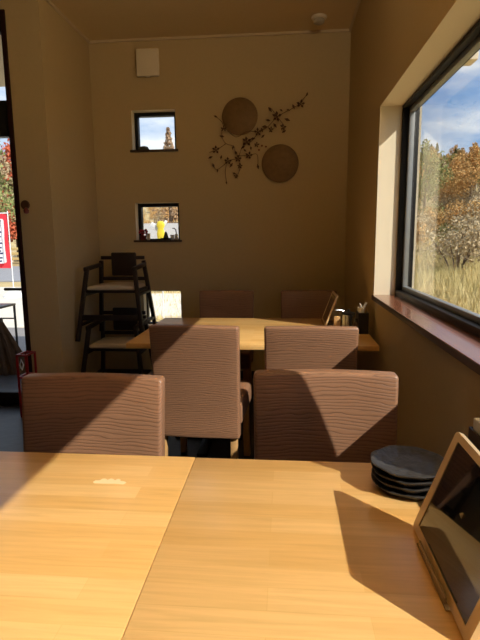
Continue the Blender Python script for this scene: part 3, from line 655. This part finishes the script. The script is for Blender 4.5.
g_o = obj('ground', bm, M['dirt'], None, True, 80); structure(g_o, 'dry grassy ground rising to the wooded hillside outside', 'ground')
structure(box('pavement', (-8.0, YF + .12, -.18), (XL - .12, 7.6, -.10), M['pavement']), 'grey paving outside the entrance door', 'pavement')
structure(box('apron', (-14.0, 7.6, -.19), (-4.3, 14.6, -.11), M['apron']), 'sunlit pale concrete apron beyond the paving', 'ground')
structure(box('path', (-4.3, 9.0, -.19), (-1.5, 12.8, -.11), M['apron']), 'pale path behind the restaurant', 'path')
structure(box('road', (-60, 17.0, -.20), (-1.0, 27.0, -.12), M['road']), 'grey asphalt road beyond the apron', 'road')
structure(box('soffit', (-5.5, YF + .14, 2.93), (XL - .14, 5.5, 3.02), M['soffit']), 'cream soffit above the entrance', 'soffit')
rt = box('rafter_end', (-.22, -.08, -.05), (.42, .08, .05), M['soffit'], None, .006); rt.location = (1.06, 4.36, 2.685); tag(rt, 'pale beam end sticking out of the outer wall above the window', 'beam')
structure(box('eave_batten', (XO, 1.0, 2.03), (XO + .03, 4.6, 2.09), M['soffit'])if False else box('trim_4', (XO, 4.2, 2.60), (XO + .085, 4.55, 2.72), M['soffit']), 'pale outer bracket board under the beam end', 'trim')
tag(box('retaining_wall', (-16, 30.0, -.2), (-4.6, 30.4, 2.25), M['wallconc']), 'pale concrete retaining wall far behind the small back windows', 'wall')

# ------------------------------------------------------------------ outside: trees
def leaf_quads(bm, cen, rad, n, s, rr, flat=1.0):
    for _ in range(n):
        d = Vector((rr.gauss(0, 1), rr.gauss(0, 1), rr.gauss(0, 1))).normalized() * (rr.random() ** .4)
        p = Vector(cen) + Vector((d.x * rad[0], d.y * rad[1], d.z * rad[2]))
        a = Vector((rr.gauss(0, 1), rr.gauss(0, 1), rr.gauss(0, .7))).normalized(); b = a.orthogonal().normalized(); b = Matrix.Rotation(rr.random() * 6.3, 3, a) @ b; c = a.cross(b)
        k = s * (.6 + .8 * rr.random())
        bm.faces.new([bm.verts.new(p + q) for q in (b * k, c * k * .6, -b * k, -c * k * .6)])
def tree_parts(seed, h, cr, n=3200, leaf=.10, base=.3):
    rr = random.Random(seed); tb_ = bmesh.new(); cb = bmesh.new()
    top = Vector((rr.uniform(-.3, .3), rr.uniform(-.3, .3), h * .82))
    add_tube(tb_, [(0, 0, -.3), top * .35, top * .7, top], [h * .022, h * .017, h * .010, h * .003], 7)
    blobs = 9
    for k in range(blobs):
        z = h * (base + .12 + (.92 - base - .12) * k / (blobs - 1)); fr2 = math.sin(PI * (.25 + .7 * k / (blobs - 1))); a = rr.random() * 6.28
        c = Vector((math.cos(a) * cr * .5 * fr2, math.sin(a) * cr * .5 * fr2, z))
        add_tube(tb_, [top * min(.95, (z / top.z) * .75), c], [h * .008, h * .003], 5)
        leaf_quads(cb, c, (cr * .62 * fr2 + .25, cr * .62 * fr2 + .25, h * .13), n // blobs, leaf, rr)
    return tb_, cb
def conifer_parts(seed, h, cr, n=2800):
    rr = random.Random(seed); tb_ = bmesh.new(); cb = bmesh.new(); add_tube(tb_, [(0, 0, -.3), (0, 0, h * .5), (0, 0, h)], [h * .02, h * .012, h * .002], 7)
    for k in range(26):
        z = h * (.12 + .86 * k / 25); w_ = cr * (1 - (z / h)) + .08
        for q in range(7):
            a = rr.random() * 6.28; c = Vector((math.cos(a) * w_ * .55, math.sin(a) * w_ * .55, z)); add_tube(tb_, [(0, 0, z + .05), (math.cos(a) * w_, math.sin(a) * w_, z - .1)], [.03, .01], 4)
            leaf_quads(cb, c, (w_ * .5, w_ * .5, h * .02), n // 182, .09, rr)
    return tb_, cb
def bush_parts(seed, h, cr, n=1800, leaf=.055):
    rr = random.Random(seed); tb_ = bmesh.new(); cb = bmesh.new()
    for k in range(9):
        a = rr.random() * 6.28; c = Vector((math.cos(a) * cr * .6, math.sin(a) * cr * .6, h * (.35 + .45 * rr.random())))
        add_tube(tb_, [(0, 0, -.2), c * .5, c * 1.25], [.035, .025, .008], 5); leaf_quads(cb, c, (cr * .5, cr * .5, h * .33), n // 9, leaf, rr)
    return tb_, cb
def plant(name, parts, lm, label, cat, group, barkm='bark', names=('trunk', 'crown')):
    r_ = thing(name, label, cat, (0, 0, 0), group=group); obj(names[0], parts[0], M[barkm], r_, True, 60); obj(names[1], parts[1], M[lm], r_); return r_
protos = {
    'orange': [plant('broadleaf_tree', tree_parts(s, 7.0, 2.3), 'l_orange', 'orange autumn tree on the hillside outside the big window', 'tree', 'orange hillside trees') for s in (1, 2)],
    'green': [plant('broadleaf_tree', tree_parts(11, 7.5, 2.4), 'l_green', 'olive green tree on the hillside outside the big window', 'tree', 'green hillside trees')],
    'dark': [plant('evergreen_tree', conifer_parts(21, 8.0, 2.2), 'l_dark', 'dark green evergreen along the hilltop outside the big window', 'tree', 'dark hilltop evergreens')],
    'tan': [plant('broadleaf_tree', tree_parts(31, 6.0, 2.1, 2200), 'l_tan', 'tan half bare tree on the hillside outside the big window', 'tree', 'tan hillside trees', 'palebark')],
    'shrub': [plant('shrub', bush_parts(41, 1.7, 1.3), 'l_tan', 'brownish shrub at the foot of the hillside', 'shrub', 'hillside shrubs', names=('stems', 'foliage')), plant('shrub', bush_parts(42, 1.6, 1.2), 'l_orange', 'orange shrub at the foot of the hillside', 'shrub', 'orange hillside shrubs', names=('stems', 'foliage')), plant('shrub', bush_parts(43, 1.5, 1.2), 'l_green', 'olive shrub at the foot of the hillside', 'shrub', 'olive hillside shrubs', names=('stems', 'foliage'))],
    'red': [plant('broadleaf_tree', tree_parts(51, 4.2, 1.5, 2400, .07, .2), 'l_red', 'red leaved tree beyond the road, seen through the entrance door', 'tree', 'red roadside trees')],
}
used = set()
def put(kind, x, y, sc, label=None, group=None, rr=random):
    p = (protos[kind][0] if kind == 'shrub' and rr.random() < .45 else rr.choice(protos[kind])); z = ground_h(x, y) - .02
    if p.name in used: o_ = dup(p, (x, y, z), rr.random() * 6.28, label, group)
    else:
        used.add(p.name); o_ = p; o_.location = (x, y, z); o_.rotation_euler = (0, 0, rr.random() * 6.28)
        if label: o_['label'] = label
        if group: o_['group'] = group
    o_.scale = (sc, sc, sc * rr.uniform(.85, 1.15)); return o_
R = random.Random(12)
n_ = 0; pts = []
while n_ < 170:
    az = math.radians(R.uniform(8, 31)); d = 30 + 58 * R.random() ** .8; x, y = d * math.sin(az), d * math.cos(az)
    if any((x - a) ** 2 + (y - b) ** 2 < 5.0 for a, b in pts): continue
    pts.append((x, y)); n_ += 1
    k = R.choices(['orange', 'green', 'tan', 'dark'], [4, 4, 3, 6 if d > 56 else .4])[0]
    put(k, x, y, R.uniform(.42, .6) if d < 50 else R.uniform(.5, .7), rr=R)
for i in range(60):
    az = math.radians(R.uniform(6, 34)); d = R.uniform(15, 36); put('shrub', d * math.sin(az), d * math.cos(az), R.uniform(.6, 1.0), rr=R)
for i in range(22):     # low trees behind the back wall's small windows
    az = math.radians(R.uniform(-21, -8)); d = R.uniform(38, 84)
    while -17 < d * math.sin(az) < -3 and d * math.cos(az) < 33.5: d += 3
    put(R.choice(['orange', 'tan', 'orange']), d * math.sin(az), d * math.cos(az), R.uniform(.38, .5), 'orange brown tree far behind the small back windows', 'trees behind the back windows', R)
for x_, y_ in ((-4.3, 14.3), (-3.3, 13.8), (-5.0, 15.8), (-3.9, 15.6), (-2.6, 14.5)): put('shrub', x_, y_, R.uniform(.35, .5), 'low shrub beyond the pale path, in the low small window', 'shrubs beyond the path', R)
for i in range(18):     # seen through the entrance door
    az = math.radians(R.uniform(-33.5, -27.0)); d = R.uniform(30, 42)
    while -18.5 < d * math.sin(az) < -2 and 27.5 < d * math.cos(az) < 33.5: d += 3
    k = ['red', 'tan', 'red', 'green', 'red', 'tan'][i % 6]; lab = {'red': 'red leaved tree beyond the road, seen through the entrance door', 'green': 'green tree beyond the road, seen through the entrance door', 'tan': 'pale half bare tree beyond the road, seen through the entrance door', 'orange': 'orange tree beyond the road, seen through the entrance door'}[k]
    put(k, d * math.sin(az), d * math.cos(az), R.uniform(1.2, 1.7) if k == 'red' else R.uniform(.8, 1.1), lab, k + ' roadside trees', R)
cf = plant('conifer', conifer_parts(61, 12.0, 2.9, 6400), 'l_cone', 'tall rust brown conifer in the high small window', 'tree', None); cf.location = (-9.08, 40.0, ground_h(-9.08, 40) - .02); cf.scale = (.85, .85, .82)
for n__ in list(protos):
    for p in protos[n__]:
        if p.name not in used: put(n__, 30 + R.random() * 4, 52, .8, rr=R)

# grass blades on the slope and behind the low window
def blades(name, label, spots, hmin, hmax, seed):
    rr = random.Random(seed); bm = bmesh.new()
    for x, y in spots:
        z = ground_h(x, y) - .03; k = rr.uniform(hmin, hmax); a = rr.random() * 6.28; wv = Vector((math.cos(a), math.sin(a), 0)) * (.008 + k * .014); ln = Vector((rr.gauss(0, .25) * k, rr.gauss(0, .25) * k, k))
        p = Vector((x, y, z)); bm.faces.new([bm.verts.new(q) for q in (p - wv, p + wv, p + ln * .6 + wv * .6, p + ln)])
    tag(obj(name, bm, M['grassblade']), label, 'grass', kind='stuff')
sp = []
while len(sp) < 45000:
    az = math.radians(R.uniform(7, 34)); d = 4.5 + 25 * R.random() ** 1.1; x, y = d * math.sin(az), d * math.cos(az)
    if x > 1.1 and y > 3.0 or x > 1.3: sp.append((x, y))
blades('meadow_grass', 'dry golden grass covering the slope outside the big window', sp, .10, .42, 5)
sp = []
while len(sp) < 1800:
    az = math.radians(R.uniform(-20, -11)); d = 5.8 + 10 * R.random(); x, y = d * math.sin(az), d * math.cos(az)
    if x > -4.25 or y > 14.7: sp.append((x, y))
blades('verge_grass', 'pale dry grass outside the low small window', sp, .06, .2, 6)

# ------------------------------------------------------------------ outside: by the entrance
r = thing('nobori_banner', 'red vertical banner with dark lettering on a white pole base beyond the door', 'banner', (-6.80, 12.0, -.11))
bm = bmesh.new(); add_lathe(bm, [(.26, 0), (.25, .05), (.12, .14), (.05, .22), (.03, .24)], 20); obj('base', bm, M['white'], r, True, 40)['label'] = 'white weighted base'
bm = bmesh.new(); add_tube(bm, [(0, 0, .2), (0, 0, 2.12)], .011, 8); add_tube(bm, [(0.02, 0, 2.07), (-.62, 0, 2.07)], .012, 8); obj('pole', bm, M['white'], r, True)
bm = bmesh.new(); nn = 16
cols = [[bm.verts.new((-.03 - .58 * i / 6, .02 * math.sin(i * 1.3 + j * .5), .72 + 1.33 * j / nn)) for j in range(nn + 1)] for i in range(7)]
for i in range(6):
    for j in range(nn): bm.faces.new((cols[i][j], cols[i + 1][j], cols[i + 1][j + 1], cols[i][j + 1]))
g = bmesh.ops.extrude_face_region(bm, geom=list(bm.faces)); bmesh.ops.translate(bm, vec=(0, .004, 0), verts=[x for x in g['geom'] if isinstance(x, bmesh.types.BMVert)])
cl = obj('cloth', bm, M['bannerred'], r, True, 60)
bm = bmesh.new(); add_box(bm, (-.50, -.036, .84), (-.13, -.031, 1.93), .05, 3); obj('white_panel', bm, M['white'], r, True)
bm = bmesh.new()
for k, zc_ in enumerate((1.78, 1.51, 1.24, .99)):       # four broad brush characters, illegible at this size
    for (a, b_, c, d) in (((-.46), .10, (-.18), .10), ((-.32), .13, (-.32), -.11), ((-.44), -.01, (-.20), -.01), ((-.42), -.11, (-.22), -.09)): add_bar(bm, (a, -.042, zc_ + b_), (c, -.042, zc_ + d), .035, .006, 0, up=(0, 1, 0))
obj('lettering', bm, M['ink'], r)
r = thing('roadside_fence', 'low yellowish wooden fence beyond the road', 'fence', (-20, 28.6, -.14))
for k in range(22):
    bm = bmesh.new(); add_box(bm, (-10 + k * .9, -.05, 0), (-9.88 + k * .9, .05, 1.0), .01); obj('post', bm, M['fence'], r, True)
bm = bmesh.new()
for z in (.3, .6, .88): add_box(bm, (-10.1, -.08, z), (9.1, -.05, z + .16), .01)
obj('rail', bm, M['fence'], r, True)
r = thing('garden_table', 'small black metal table frame standing outside the entrance door', 'table', (-3.62, 5.75, -.10))
box('top', (-.26, -.2, .585), (.26, .2, .61), M['blackbox'], r, .003)
for sx in (-1, 1):
    for sy in (-1, 1): bm = bmesh.new(); add_bar(bm, (sx * .245, sy * .185, .585), (sx * .245, sy * .185, 0), .022, .022, .002); obj('leg', bm, M['blackbox'], r, True)
bm = bmesh.new(); add_bar(bm, (-.245, -.185, .42), (.245, -.185, .46), .016, .016); add_bar(bm, (-.245, .185, .42), (.245, .185, .42), .016, .016); obj('brace', bm, M['blackbox'], r)
r = thing('garden_sign', 'yellow and white cut-out sign outside the middle small window', 'sign', (-1.985, 8.0, -.13))
bm = bmesh.new(); add_lathe(bm, [(.04, 1.41), (.060, 1.44), (.066, 1.50), (.055, 1.56), (.045, 1.585), (.062, 1.61), (.068, 1.65), (.05, 1.69), (.02, 1.705)], 20)
for v in bm.verts: v.co.y *= .25
obj('board', bm, M['yellow'], r, True, 40)
bm = bmesh.new(); add_bar(bm, (-.05, .03, 1.58), (-.17, .03, 1.66), .085, .02, .006, up=(0, 1, 0)); obj('wing', bm, M['white'], r, True)
bm = bmesh.new(); add_bar(bm, (.04, .03, 1.64), (.09, .03, 1.71), .045, .02, .006, up=(0, 1, 0)); obj('wing', bm, M['white'], r, True)
bm = bmesh.new(); add_tube(bm, [(0, 0, 0), (0, 0, 1.46)], .010, 8); obj('stake', bm, M['white'], r, True)
r = thing('bamboo_broom', 'bundle of brown twigs like a besom broom outside the door glass', 'broom', (-2.68, 4.62, -.10))
bm = bmesh.new(); rr = random.Random(8)
for k in range(320):
    a = rr.random() * 6.28; q = rr.random() ** .5; add_tube(bm, [(.035 * q * math.cos(a) - .12, .035 * q * math.sin(a), .60), (.13 * q * math.cos(a) - .06, .13 * q * math.sin(a), .3), (.24 * q * math.cos(a), .22 * q * math.sin(a), .0)], .004, 4, False)
obj('twigs', bm, M['straw'], r)['kind'] = 'stuff'
bm = bmesh.new(); add_tube(bm, [(-.11, 0, .55), (-.30, .1, 1.30)], .016, 8); obj('handle', bm, M['legwood'], r, True)
bm = bmesh.new(); add_tube(bm, [(-.122, 0, .57), (-.128, 0, .63)], .045, 12); obj('binding', bm, M['darkwood'], r, True)
